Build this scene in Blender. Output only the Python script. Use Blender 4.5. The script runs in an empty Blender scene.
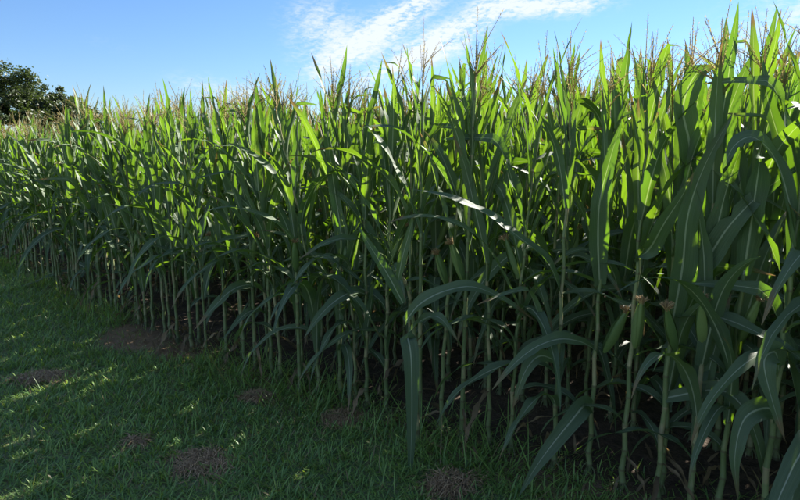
import bpy, math, random
import numpy as np
from mathutils import Vector, Matrix, noise as mnoise

random.seed(11)
rng = np.random.default_rng(11)
R = math.radians
scene = bpy.context.scene
COL = scene.collection

# ------------------------------------------------------------------ camera
CAM_H = 1.70
FPX = 571.0                      # focal length in pixels of the 800 px wide photograph
PITCH = math.atan(100.0 / FPX)   # horizon lies 100 px above the picture centre
cam = bpy.data.cameras.new('camera')
cam.sensor_width = 36.0
cam.lens = FPX / 800.0 * 36.0
cam.clip_start = 0.05
cam.clip_end = 5000.0
cam_o = bpy.data.objects.new('camera', cam)
COL.objects.link(cam_o)
cam_o.location = (0, 0, CAM_H)
cam_o.rotation_euler = (math.pi / 2 - PITCH, 0, 0)
scene.camera = cam_o
scene.render.resolution_x = 1024
scene.render.resolution_y = 640

# ------------------------------------------------------------------ world, sun, exposure
SUN_AZ, SUN_EL = R(42), R(30.5)
SUN_STRENGTH, SKY_STRENGTH, EXPOSURE = 5.0, 0.050, 2.12
scene.view_settings.view_transform = 'Standard'
scene.view_settings.look = 'None'
scene.view_settings.exposure = EXPOSURE
scene.view_settings.gamma = 1.0
scene.view_settings.use_curve_mapping = False

def pix_dir(x, y):
    u = (x - 400) / FPX
    v = (250 - y) / FPX
    c, s = math.cos(PITCH), math.sin(PITCH)
    return Vector((u, c + v * s, -s + v * c))

def pix_azel(x, y):
    d = pix_dir(x, y).normalized()
    return math.atan2(d.x, d.y), math.asin(d.z)

class NT:
    """small helper around a node tree"""
    def __init__(self, tree):
        self.t = tree
    def n(self, kind, **kw):
        nd = self.t.nodes.new(kind)
        for k, v in kw.items():
            setattr(nd, k, v)
        return nd
    def link(self, a, b):
        self.t.links.new(a, b)
    def val(self, sock, v):
        if isinstance(v, (int, float, tuple, list)):
            sock.default_value = v
        else:
            self.t.links.new(v, sock)
    def m(self, op, a, b=None, c=None, clamp=False):
        nd = self.n('ShaderNodeMath', operation=op)
        nd.use_clamp = clamp
        self.val(nd.inputs[0], a)
        if b is not None: self.val(nd.inputs[1], b)
        if c is not None: self.val(nd.inputs[2], c)
        return nd.outputs[0]
    def mix(self, f, a, b, blend='MIX'):
        nd = self.n('ShaderNodeMix', data_type='RGBA', blend_type=blend)
        self.val(nd.inputs[0], f)
        self.val(nd.inputs[6], a)
        self.val(nd.inputs[7], b)
        return nd.outputs[2]
    def noise(self, vec, scale, detail=3.0, rough=0.55, dist=0.0):
        nd = self.n('ShaderNodeTexNoise')
        if vec is not None: self.link(vec, nd.inputs['Vector'])
        nd.inputs['Scale'].default_value = scale
        nd.inputs['Detail'].default_value = detail
        nd.inputs['Roughness'].default_value = rough
        nd.inputs['Distortion'].default_value = dist
        return nd.outputs['Fac']
    def ramp(self, f, lo, hi, a=0.0, b=1.0):
        nd = self.n('ShaderNodeMapRange')
        nd.interpolation_type = 'SMOOTHSTEP'
        self.val(nd.inputs[0], f)
        nd.inputs[1].default_value = lo; nd.inputs[2].default_value = hi
        nd.inputs[3].default_value = a; nd.inputs[4].default_value = b
        return nd.outputs[0]
    def comb(self, x, y, z=0.0):
        nd = self.n('ShaderNodeCombineXYZ')
        self.val(nd.inputs[0], x); self.val(nd.inputs[1], y); self.val(nd.inputs[2], z)
        return nd.outputs[0]

world = bpy.data.worlds.new('World')
scene.world = world
world.use_nodes = True
wt = world.node_tree
wt.nodes.clear()
W = NT(wt)
sky = W.n('ShaderNodeTexSky', sky_type='NISHITA')
sky.sun_disc = False
sky.sun_elevation = SUN_EL
sky.sun_rotation = SUN_AZ
sky.altitude = 300.0
sky.air_density = 1.25
sky.dust_density = 0.0
sky.ozone_density = 2.8
tc = W.n('ShaderNodeTexCoord')
sep = W.n('ShaderNodeSeparateXYZ')
W.link(tc.outputs['Generated'], sep.inputs[0])
az = W.m('ARCTAN2', sep.outputs[0], sep.outputs[1])
el = W.m('ARCSINE', sep.outputs[2])

def streak(p0, p1, width, weight, soft=1.0):
    """an elongated high cloud between two directions (azimuth, elevation)"""
    (a0, e0), (a1, e1) = p0, p1
    ca, ce = (a0 + a1) / 2, (e0 + e1) / 2
    L = math.hypot(a1 - a0, e1 - e0) / 2
    ux, uy = (a1 - a0) / (2 * L), (e1 - e0) / (2 * L)
    da = W.m('SUBTRACT', az, ca); de = W.m('SUBTRACT', el, ce)
    al = W.m('ADD', W.m('MULTIPLY', da, ux), W.m('MULTIPLY', de, uy))
    ac = W.m('SUBTRACT', W.m('MULTIPLY', de, ux), W.m('MULTIPLY', da, uy))
    q = W.m('ADD', W.m('POWER', W.m('ABSOLUTE', W.m('DIVIDE', al, L)), 2.6),
            W.m('POWER', W.m('ABSOLUTE', W.m('DIVIDE', ac, width)), 1.7))
    return W.m('MULTIPLY', W.m('EXPONENT', W.m('MULTIPLY', q, -1.0 * soft)), weight)

px = 1 / FPX
streaks = [
    streak(pix_azel(312, 76), pix_azel(455, -24), 15 * px, 1.35),
    streak(pix_azel(362, 84), pix_azel(512, -2), 11 * px, 1.35),
    streak(pix_azel(480, 6), pix_azel(612, 3), 10 * px, 1.1),
    streak(pix_azel(405, 58), pix_azel(500, 42), 18 * px, 0.42),
    streak(pix_azel(285, 60), pix_azel(345, 15), 18 * px, 0.48),
    streak(pix_azel(265, 20), pix_azel(350, 3), 20 * px, 0.36),
    streak(pix_azel(165, 80), pix_azel(290, 104), 14 * px, 0.55),
    streak(pix_azel(60, 30), pix_azel(150, 55), 12 * px, 0.18),
]
# broader cirrus added over the unseen sky, evenly scattered, as neutral fill light
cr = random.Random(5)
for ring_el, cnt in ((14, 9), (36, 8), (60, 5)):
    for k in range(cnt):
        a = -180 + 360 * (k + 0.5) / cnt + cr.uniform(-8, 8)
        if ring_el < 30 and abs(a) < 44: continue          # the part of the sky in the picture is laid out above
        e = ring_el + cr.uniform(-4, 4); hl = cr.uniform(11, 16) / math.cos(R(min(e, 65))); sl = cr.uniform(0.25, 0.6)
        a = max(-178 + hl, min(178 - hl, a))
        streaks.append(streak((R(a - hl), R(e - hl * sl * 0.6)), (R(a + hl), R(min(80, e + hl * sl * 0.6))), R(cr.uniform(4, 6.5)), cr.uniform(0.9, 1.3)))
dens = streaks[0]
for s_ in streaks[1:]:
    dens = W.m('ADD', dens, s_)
azs = W.m('ADD', W.m('MULTIPLY', az, 0.82), W.m('MULTIPLY', el, 0.57))
els = W.m('SUBTRACT', W.m('MULTIPLY', el, 0.82), W.m('MULTIPLY', az, 0.57))
fib = W.comb(W.m('MULTIPLY', azs, 20.0), W.m('MULTIPLY', els, 62.0))
n_big = W.noise(fib, 0.6, 4, 0.55, 0.5)
rip = W.comb(W.m('MULTIPLY', az, 75.0), W.m('MULTIPLY', el, 190.0))
n_rip = W.noise(rip, 1.0, 4, 0.65, 0.4)
n_mix = W.m('ADD', W.m('MULTIPLY', n_big, 0.52), W.m('MULTIPLY', n_rip, 0.6))
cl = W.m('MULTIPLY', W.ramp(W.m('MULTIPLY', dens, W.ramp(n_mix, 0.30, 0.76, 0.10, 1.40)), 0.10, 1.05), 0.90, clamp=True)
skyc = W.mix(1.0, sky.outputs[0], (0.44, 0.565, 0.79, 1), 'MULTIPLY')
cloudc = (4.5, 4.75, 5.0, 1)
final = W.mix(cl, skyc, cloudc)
bg = W.n('ShaderNodeBackground')
W.link(final, bg.inputs[0])
bg.inputs[1].default_value = SKY_STRENGTH
wo = W.n('ShaderNodeOutputWorld')
W.link(bg.outputs[0], wo.inputs[0])

sun = bpy.data.lights.new('sun', 'SUN')
sun.energy = SUN_STRENGTH
sun.angle = R(0.53)
sun.color = (1.0, 0.95, 0.86)
sun_o = bpy.data.objects.new('sun', sun)
COL.objects.link(sun_o)
sd = Vector((math.sin(SUN_AZ) * math.cos(SUN_EL), math.cos(SUN_AZ) * math.cos(SUN_EL), math.sin(SUN_EL)))
sun_o.rotation_euler = sd.to_track_quat('Z', 'Y').to_euler()
sun_o.location = sd * 40

# ------------------------------------------------------------------ helpers
def tag(o, label=None, cat=None, group=None, kind=None):
    if label: o['label'] = label
    if cat: o['category'] = cat
    if group: o['group'] = group
    if kind: o['kind'] = kind
    return o

def link(name, data, parent=None, loc=None):
    o = bpy.data.objects.new(name, data)
    COL.objects.link(o)
    if parent is not None: o.parent = parent
    if loc is not None: o.location = loc
    return o

class Geo:
    """collects quads/tris with uv, builds one mesh"""
    def __init__(self):
        self.v, self.f, self.uv, self.mi = [], [], [], []
    def add(self, verts, faces, uvs=None, mi=0):
        b = len(self.v)
        self.v.extend(tuple(p) for p in verts)
        self.uv.extend(uvs if uvs is not None else [(0.5, 0.5)] * len(verts))
        self.f.extend(tuple(b + i for i in f) for f in faces)
        self.mi.extend([mi] * len(faces))
    def mesh(self, name, mats, smooth=True):
        me = bpy.data.meshes.new(name)
        me.from_pydata(self.v, [], self.f)
        ul = me.uv_layers.new(name='UVMap')
        li = np.zeros(len(me.loops), dtype=np.int32)
        me.loops.foreach_get('vertex_index', li)
        uva = np.array(self.uv, dtype=np.float32)[li]
        ul.data.foreach_set('uv', uva.ravel())
        me.polygons.foreach_set('material_index', np.array(self.mi, dtype=np.int32))
        if smooth:
            me.polygons.foreach_set('use_smooth', np.ones(len(me.polygons), dtype=bool))
        for m in mats: me.materials.append(m)
        me.update()
        return me

def frame_of(t, ref=Vector((0, 0, 1))):
    t = t.normalized()
    s = t.cross(ref)
    if s.length < 1e-4: s = t.cross(Vector((1, 0, 0)))
    s.normalize()
    return s, s.cross(t).normalized()

def tube(g, pts, rads, sides=5, mi=0, cap=True):
    verts, uvs, faces = [], [], []
    n = len(pts)
    for i, p in enumerate(pts):
        t = pts[min(i + 1, n - 1)] - pts[max(i - 1, 0)]
        s, u = frame_of(t, Vector((0.13, 0.99, 0.05)) if abs(t.normalized().z) > 0.7 else Vector((0, 0, 1)))
        for k in range(sides):
            a = 2 * math.pi * k / sides
            verts.append(p + (s * math.cos(a) + u * math.sin(a)) * rads[i])
            uvs.append((k / sides, i / max(1, n - 1)))
    for i in range(n - 1):
        for k in range(sides):
            k2 = (k + 1) % sides
            faces.append((i * sides + k, i * sides + k2, (i + 1) * sides + k2, (i + 1) * sides + k))
    if cap:
        faces.append(tuple(range((n - 1) * sides, n * sides)))
        faces.append(tuple(range(sides - 1, -1, -1)))
    g.add(verts, faces, uvs, mi)

# ------------------------------------------------------------------ materials
def material(name):
    m = bpy.data.materials.new(name)
    m.use_nodes = True
    m.node_tree.nodes.clear()
    return m, NT(m.node_tree)

def rand01(N):
    oi = N.n('ShaderNodeObjectInfo'); ge = N.n('ShaderNodeNewGeometry')
    return N.m('FRACT', N.m('ADD', oi.outputs['Random'], ge.outputs['Random Per Island']))

def mat_leaf(name='corn_leaf', dark=(0.078, 0.122, 0.080), mid=(0.122, 0.172, 0.092), trans=(0.140, 0.262, 0.005), rib=(0.40, 0.46, 0.32), tw=0.42, dry=False):
    m, N = material(name)
    uvn = N.n('ShaderNodeUVMap')
    sp = N.n('ShaderNodeSeparateXYZ'); N.link(uvn.outputs[0], sp.inputs[0])
    u, v = sp.outputs[0], sp.outputs[1]
    r = rand01(N)
    du = N.m('ABSOLUTE', N.m('SUBTRACT', u, 0.5))
    ribw = N.m('ADD', N.m('MULTIPLY', N.m('SUBTRACT', 1.0, v), 0.050), 0.014)
    ribf = N.m('SUBTRACT', 1.0, N.ramp(N.m('DIVIDE', du, ribw), 0.55, 1.15))
    vv = N.comb(N.m('MULTIPLY', u, 42.0), N.m('ADD', N.m('MULTIPLY', v, 2.2), N.m('MULTIPLY', r, 37.0)))
    veins = N.noise(vv, 1.0, 2, 0.6)
    geo = N.n('ShaderNodeNewGeometry')
    blot = N.noise(geo.outputs['Position'], 9.0, 3, 0.6)
    base = N.mix(N.m('MULTIPLY', N.m('ADD', N.m('MULTIPLY', r, 0.55), N.m('MULTIPLY', blot, 0.55)), 1.0, clamp=True), dark + (1,), mid + (1,))
    base = N.mix(N.ramp(veins, 0.42, 0.66, 0, 0.55), base, tuple(c * 1.55 for c in mid) + (1,))
    # brown, dried tips and spots on some leaves
    tip = N.m('MULTIPLY', N.ramp(N.m('ADD', v, N.m('MULTIPLY', blot, 0.30)), 0.98, 1.10), N.ramp(r, 0.25, 0.6))
    spots = N.ramp(N.noise(geo.outputs['Position'], 55.0, 2, 0.5), 0.70, 0.78, 0, 0.4)
    edge = N.m('MULTIPLY', N.ramp(N.m('ADD', du, N.m('MULTIPLY', blot, 0.10)), 0.545, 0.57), N.ramp(N.m('FRACT', N.m('MULTIPLY', r, 3.7)), 0.45, 0.6, 0, 0.8))
    tip = N.m('MAXIMUM', tip, edge)
    les = N.noise(N.comb(N.m('MULTIPLY', u, 9.0), N.m('ADD', N.m('MULTIPLY', v, 16.0), N.m('MULTIPLY', r, 83.0))), 1.0, 3, 0.6)
    spots = N.m('MAXIMUM', spots, N.ramp(les, 0.68, 0.74, 0, 0.7))
    tan = (0.24, 0.18, 0.09, 1)
    base = N.mix(N.m('MAXIMUM', tip, spots), base, tan)
    base = N.mix(ribf, base, rib + (1,))
    tcol = N.mix(r, (trans[0] * 0.58, trans[1] * 0.70, trans[2], 1), (trans[0] * 1.22, trans[1] * 1.14, trans[2] * 1.3, 1))
    tcol = N.mix(N.ramp(veins, 0.35, 0.7, 0, 0.45), tcol, tuple(c * 0.62 for c in trans) + (1,))
    tcol = N.mix(N.m('MULTIPLY', ribf, 0.75), tcol, (0.30, 0.38, 0.10, 1))
    tcol = N.mix(N.m('MAXIMUM', tip, spots), tcol, (0.16, 0.10, 0.03, 1))
    bump = N.n('ShaderNodeBump'); bump.inputs['Strength'].default_value = 0.35; bump.inputs['Distance'].default_value = 0.004
    N.link(N.m('ADD', N.m('MULTIPLY', veins, 0.6), ribf), bump.inputs['Height'])
    pb = N.n('ShaderNodeBsdfPrincipled')
    N.link(base, pb.inputs['Base Color'])
    N.link(N.ramp(blot, 0.3, 0.7, 0.50, 0.66), pb.inputs['Roughness'])
    pb.inputs['Specular IOR Level'].default_value = 0.36
    N.link(bump.outputs[0], pb.inputs['Normal'])
    tr = N.n('ShaderNodeBsdfTranslucent')
    N.link(tcol, tr.inputs[0])
    N.link(bump.outputs[0], tr.inputs['Normal'])
    mx = N.n('ShaderNodeMixShader'); mx.inputs[0].default_value = tw
    N.link(pb.outputs[0], mx.inputs[1]); N.link(tr.outputs[0], mx.inputs[2])
    o = N.n('ShaderNodeOutputMaterial'); N.link(mx.outputs[0], o.inputs[0])
    return m

def mat_simple(name, c0, c1, scale, rough=0.7, trans=None, tw=0.3, bumpd=0.0, stretch=None, accent=None):
    m, N = material(name)
    r = rand01(N)
    tcn = N.n('ShaderNodeTexCoord')
    vec = tcn.outputs['Object']
    if stretch:
        mp = N.n('ShaderNodeMapping'); mp.inputs['Scale'].default_value = stretch
        N.link(vec, mp.inputs[0]); vec = mp.outputs[0]
    nz = N.noise(vec, scale, 4, 0.6)
    f = N.m('ADD', N.m('MULTIPLY', r, 0.5), N.m('MULTIPLY', nz, 0.5))
    base = N.mix(N.ramp(f, 0.2, 0.8), c0 + (1,), c1 + (1,))
    if accent:      # a share of dead, straw coloured pieces
        ra = N.m('FRACT', N.m('MULTIPLY', r, 7.31))
        base = N.mix(N.m('GREATER_THAN', ra, 1 - accent[3]), base, accent[:3] + (1,))
    pb = N.n('ShaderNodeBsdfPrincipled')
    N.link(base, pb.inputs['Base Color'])
    pb.inputs['Roughness'].default_value = rough
    if bumpd:
        b = N.n('ShaderNodeBump'); b.inputs['Strength'].default_value = 0.6; b.inputs['Distance'].default_value = bumpd
        N.link(nz, b.inputs['Height']); N.link(b.outputs[0], pb.inputs['Normal'])
    o = N.n('ShaderNodeOutputMaterial')
    if trans:
        tr = N.n('ShaderNodeBsdfTranslucent')
        N.link(N.mix(r, tuple(c * 0.7 for c in trans) + (1,), trans + (1,)), tr.inputs[0])
        mx = N.n('ShaderNodeMixShader'); mx.inputs[0].default_value = tw
        N.link(pb.outputs[0], mx.inputs[1]); N.link(tr.outputs[0], mx.inputs[2])
        N.link(mx.outputs[0], o.inputs[0])
    else:
        N.link(pb.outputs[0], o.inputs[0])
    return m

def mat_stalk():
    m, N = material('corn_stalk')
    tcn = N.n('ShaderNodeTexCoord')
    sp = N.n('ShaderNodeSeparateXYZ'); N.link(tcn.outputs['Object'], sp.inputs[0])
    r = rand01(N)
    mp = N.n('ShaderNodeMapping'); mp.inputs['Scale'].default_value = (90, 90, 6)
    N.link(tcn.outputs['Object'], mp.inputs[0])
    nz = N.noise(mp.outputs[0], 1.0, 3, 0.6)
    uvn = N.n('ShaderNodeUVMap'); su = N.n('ShaderNodeSeparateXYZ'); N.link(uvn.outputs[0], su.inputs[0])
    v15 = N.m('MULTIPLY', su.outputs[1], 15.0)
    wn = N.n('ShaderNodeTexWhiteNoise', noise_dimensions='2D')
    N.link(N.comb(N.m('FLOOR', N.m('ADD', v15, 0.5)), N.m('MULTIPLY', r, 91.0)), wn.inputs['Vector'])
    inter = wn.outputs['Value']                      # each joint wears its own sheath
    green = N.mix(N.m('ADD', N.m('MULTIPLY', inter, 0.55), N.m('MULTIPLY', nz, 0.45)), (0.080, 0.125, 0.045, 1), (0.20, 0.235, 0.095, 1))
    node = N.ramp(N.m('ABSOLUTE', N.m('SUBTRACT', N.m('FRACT', v15), 0.33)), 0.10, 0.22, 1.0, 0.0)
    green = N.mix(N.m('MULTIPLY', node, 0.75), green, (0.10, 0.085, 0.045, 1))
    # papery dried sheath patches
    dryf = N.ramp(N.m('ADD', N.noise(tcn.outputs['Object'], 6.0, 3, 0.6), N.m('MULTIPLY', inter, 0.22)), 0.64, 0.76, 0, 0.65)
    col = N.mix(dryf, green, (0.36, 0.29, 0.17, 1))
    pb = N.n('ShaderNodeBsdfPrincipled')
    N.link(col, pb.inputs['Base Color']); pb.inputs['Roughness'].default_value = 0.5
    b = N.n('ShaderNodeBump'); b.inputs['Strength'].default_value = 0.5; b.inputs['Distance'].default_value = 0.003
    N.link(nz, b.inputs['Height']); N.link(b.outputs[0], pb.inputs['Normal'])
    o = N.n('ShaderNodeOutputMaterial'); N.link(pb.outputs[0], o.inputs[0])
    return m

M_LEAF = mat_leaf()
M_STALK = mat_stalk()
M_TASSEL = mat_simple('corn_tassel', (0.22, 0.18, 0.075), (0.42, 0.34, 0.16), 40, 0.8, (0.42, 0.34, 0.13), 0.4)
M_HUSK = mat_simple('corn_husk', (0.10, 0.17, 0.05), (0.19, 0.26, 0.085), 30, 0.55, (0.25, 0.38, 0.03), 0.2, 0.002, (3, 3, 0.4))
M_SILK = mat_simple('corn_silk', (0.20, 0.115, 0.045), (0.46, 0.33, 0.15), 60, 0.8)
M_DRYLEAF = mat_simple('dry_leaf', (0.12, 0.085, 0.045), (0.27, 0.20, 0.11), 18, 0.8, (0.30, 0.20, 0.07), 0.3)
M_GRASS = mat_simple('grass_blade', (0.105, 0.220, 0.062), (0.270, 0.430, 0.115), 1.3, 0.42, (0.38, 0.52, 0.04), 0.38, accent=(0.30, 0.23, 0.12, 0.07))
M_STRAW = mat_simple('dry_straw', (0.20, 0.128, 0.066), (0.46, 0.325, 0.175), 9, 0.85)
M_TREE = mat_simple('tree_leaf', (0.022, 0.042, 0.014), (0.052, 0.075, 0.024), 0.6, 0.6, (0.08, 0.12, 0.02), 0.25)
M_BARK = mat_simple('tree_bark', (0.07, 0.05, 0.035), (0.16, 0.125, 0.09), 6, 0.9, None, 0, 0.03, (4, 4, 1))

# ------------------------------------------------------------------ field edge and the ground
def pix_ground(x, y):
    d = pix_dir(x, y)
    s = CAM_H / -d.z
    return d.x * s, d.y * s
BARE = [(pix_ground(150, 336), 0.42), (pix_ground(185, 350), 0.28)]     # worn, bare earth beside the row

def edge_y(x):
    """ground line of the first corn row, curving gently"""
    return 3.42 - 0.718 * x + 0.028 * x * x

ROW = 0.74
NRM = Vector((0.64, 0.768, 0))      # from the lawn into the field

def ground_z(x, y):
    d = (y - edge_y(max(-14, min(6, x)))) * 0.78
    near = math.exp(-((x * x + (y - 3) ** 2) / 400))
    z = 0.030 * mnoise.noise(Vector((x * 0.8, y * 0.8, 0.3))) + 0.016 * mnoise.noise(Vector((x * 2.7, y * 2.7, 4.1)))
    if d > -0.25:
        z += 0.018 * min(1, (d + 0.25) / 0.3) * (mnoise.noise(Vector((x * 8, y * 8, 1))) + 0.7 * mnoise.noise(Vector((x * 19, y * 19, 2))))
    return z * near

def build_ground():
    def axis(lo, hi, step, far):
        a = list(np.arange(lo, hi, step))
        out, s, x = [], step, hi
        while x < far:
            out.append(x); s *= 1.28; x += s
        out.append(far)
        neg, s, x = [], step, lo
        while x > -far:
            s *= 1.28; x -= s; neg.append(max(x, -far))
        return neg[::-1] + a + out
    xs = axis(-9, 4, 0.07, 2500); ys = axis(0.5, 12, 0.07, 2500)
    nx, ny = len(xs), len(ys)
    v = [(x, y, ground_z(x, y)) for y in ys for x in xs]
    f = [(j * nx + i, j * nx + i + 1, (j + 1) * nx + i + 1, (j + 1) * nx + i) for j in range(ny - 1) for i in range(nx - 1)]
    me = bpy.data.meshes.new('ground')
    me.from_pydata(v, [], f)
    me.polygons.foreach_set('use_smooth', np.ones(len(f), dtype=bool))
    m, N = material('ground')
    ge = N.n('ShaderNodeNewGeometry')
    P = ge.outputs['Position']
    sp = N.n('ShaderNodeSeparateXYZ'); N.link(P, sp.inputs[0])
    X, Y = sp.outputs[0], sp.outputs[1]
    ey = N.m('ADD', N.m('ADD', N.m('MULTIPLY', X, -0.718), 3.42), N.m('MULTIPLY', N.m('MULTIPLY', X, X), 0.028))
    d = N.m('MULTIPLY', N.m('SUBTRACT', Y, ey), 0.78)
    n1 = N.noise(P, 1.6, 5, 0.65); n2 = N.noise(P, 14, 5, 0.65); n3 = N.noise(P, 70, 3, 0.6)
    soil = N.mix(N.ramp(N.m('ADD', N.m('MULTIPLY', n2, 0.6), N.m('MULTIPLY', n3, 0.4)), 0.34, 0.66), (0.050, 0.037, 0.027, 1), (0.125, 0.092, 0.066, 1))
    turf = N.mix(N.ramp(n2, 0.35, 0.65), (0.105, 0.175, 0.065, 1), (0.17, 0.18, 0.09, 1))
    turf = N.mix(N.ramp(n3, 0.55, 0.75, 0, 0.6), turf, (0.10, 0.075, 0.04, 1))
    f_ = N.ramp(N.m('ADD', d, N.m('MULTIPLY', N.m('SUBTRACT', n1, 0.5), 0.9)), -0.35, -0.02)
    for (bx_, by_), br in BARE:
        dd = N.m('SQRT', N.m('ADD', N.m('POWER', N.m('SUBTRACT', X, bx_), 2.0), N.m('POWER', N.m('SUBTRACT', Y, by_), 2.0)))
        f_ = N.m('MAXIMUM', f_, N.ramp(N.m('ADD', dd, N.m('MULTIPLY', N.m('SUBTRACT', n2, 0.5), 0.4)), br * 1.25, br * 0.8))
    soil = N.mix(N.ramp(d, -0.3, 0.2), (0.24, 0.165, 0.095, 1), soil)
    pb = N.n('ShaderNodeBsdfPrincipled')
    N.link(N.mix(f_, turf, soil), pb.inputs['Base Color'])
    pb.inputs['Roughness'].default_value = 0.95
    pb.inputs['Specular IOR Level'].default_value = 0.2
    b = N.n('ShaderNodeBump'); b.inputs['Strength'].default_value = 0.8; b.inputs['Distance'].default_value = 0.03
    N.link(N.m('ADD', n2, N.m('MULTIPLY', n3, 0.4)), b.inputs['Height']); N.link(b.outputs[0], pb.inputs['Normal'])
    o = N.n('ShaderNodeOutputMaterial'); N.link(pb.outputs[0], o.inputs[0])
    me.materials.append(m)
    tag(link('ground', me), kind='structure')
build_ground()

# ------------------------------------------------------------------ corn: leaf, stalk, tassel, ear
def leaf_strip(path, sides, ups, widths, fold, wave, nseg, ncross, phase):
    """a blade along path; fold = depth of the V, wave = ripple of its margins"""
    verts, uvs, faces = [], [], []
    nr = random.Random(int(phase * 1e5))
    notch = {(nr.randrange(3, nseg), nr.choice((-1, 1))): nr.uniform(0.5, 0.85) for _ in range(nr.choice((0, 0, 1, 2, 3)))} if nseg > 10 else {}
    for i in range(nseg + 1):
        t = i / nseg
        for k in range(ncross + 1):
            c = 2 * k / ncross - 1
            off = sides[i] * (c * widths[i] * 0.5 * notch.get((i, int(c)), 1.0))
            lift = abs(c) ** 1.3 * widths[i] * fold * (1 - 0.5 * t)
            rip = wave * widths[i] * abs(c) ** 1.6 * math.sin(phase + t * 21 + (1.7 if c > 0 else 0)) * min(1, t * 5)
            verts.append(path[i] + off + ups[i] * (lift + rip))
            uvs.append((0.5 + c * 0.5, t))
    w = ncross + 1
    for i in range(nseg):
        for k in range(ncross):
            faces.append((i * w + k, i * w + k + 1, (i + 1) * w + k + 1, (i + 1) * w + k))
    return verts, faces, uvs

def width_profile(t, wmax):
    return max(0.0015, wmax * (0.52 + 0.48 * math.sin(min(t / 0.38, 1) * math.pi / 2)) * max(0.0, 1 - t ** 1.9) ** 0.85)

def make_leaf_geo(rnd, kind, nseg=16, ncross=4):
    """leaf growing from the origin outwards along +X and up +Z"""
    kink = None
    if kind == 'upright':
        L = rnd.uniform(0.46, 0.76); W_ = rnd.uniform(0.056, 0.086)
        th0 = R(rnd.uniform(7, 16)); th1 = R(rnd.uniform(5, 32)); p = rnd.uniform(1.2, 2.4)
        if rnd.random() < 0.07: kink = (rnd.uniform(0.6, 0.85), R(rnd.uniform(40, 95)))
    elif kind == 'arching':
        L = rnd.uniform(0.72, 0.98); W_ = rnd.uniform(0.068, 0.096)
        th0 = R(rnd.uniform(14, 26)); th1 = R(rnd.uniform(95, 160)); p = rnd.uniform(1.2, 1.9)
    elif kind == 'slanting':
        L = rnd.uniform(0.58, 0.88); W_ = rnd.uniform(0.062, 0.094)
        th0 = R(rnd.uniform(10, 21)); th1 = R(rnd.uniform(36, 82)); p = rnd.uniform(1.3, 2.2)
        if rnd.random() < 0.3: kink = (rnd.uniform(0.5, 0.75), R(rnd.uniform(35, 85)))
    elif kind == 'drooping':
        L = rnd.uniform(0.62, 0.88); W_ = rnd.uniform(0.062, 0.092)
        th0 = R(rnd.uniform(24, 45)); th1 = R(rnd.uniform(150, 178)); p = rnd.uniform(0.55, 0.95)
    else:  # dry, hanging at the bottom of the stalk
        L = rnd.uniform(0.28, 0.5); W_ = rnd.uniform(0.02, 0.04)
        th0 = R(rnd.uniform(60, 95)); th1 = R(rnd.uniform(160, 182)); p = 0.5
    ph = rnd.uniform(0, 6.28)
    bend = rnd.uniform(-0.5, 0.5)
    tw0 = R(rnd.uniform(-16, 16)); tw1 = R(rnd.uniform(-75, 75)) * (1.0 if kind in ('upright', 'slanting') else 0.6)
    pos = Vector((0.006, 0, 0))
    path, sides, ups, ws = [], [], [], []
    for i in range(nseg + 1):
        t = i / nseg
        th = th0 + (th1 - th0) * t ** p
        if kink and t > kink[0]: th += kink[1] * min(1, (t - kink[0]) / 0.07)
        th += 0.05 * math.sin(ph + t * 9)
        yaw = bend * t * t
        d = Vector((math.sin(th) * math.cos(yaw), math.sin(th) * math.sin(yaw), math.cos(th)))
        s = Vector((-math.sin(yaw), math.cos(yaw), 0))
        u = d.cross(s) * -1.0
        u = s.cross(d) if s.cross(d).dot(Vector((-math.cos(th), 0, math.sin(th)))) > 0 else d.cross(s)
        tw = tw0 * min(1, t * 4) + tw1 * t ** 1.6
        s2 = s * math.cos(tw) + u * math.sin(tw)
        u2 = u * math.cos(tw) - s * math.sin(tw)
        path.append(pos.copy()); sides.append(s2); ups.append(u2); ws.append(width_profile(t, W_))
        pos = pos + d * (L / nseg)
    fold = 0.30 if kind in ('upright', 'slanting') else 0.20
    return leaf_strip(path, sides, ups, ws, fold * rnd.uniform(0.5, 1.2), rnd.uniform(0.06, 0.20) if kind != 'dry' else 0.4, nseg, ncross, ph)

KINDS = {'upright': 16, 'slanting': 14, 'arching': 14, 'drooping': 9, 'dry': 6}
LEAVES, LEAVES_LOW = {}, {}
for kd, cnt in KINDS.items():
    LEAVES[kd], LEAVES_LOW[kd] = [], []
    for i in range(cnt):
        seed = hash_seed = 1000 * (list(KINDS).index(kd) + 1) + i
        g = Geo(); g.add(*make_leaf_geo(random.Random(seed), kd, 18, 4))
        LEAVES[kd].append(g.mesh('leaf_' + kd, [M_DRYLEAF if kd == 'dry' else M_LEAF]))
        LEAVES_LOW[kd].append(make_leaf_geo(random.Random(seed), kd, 8, 2))

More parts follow.
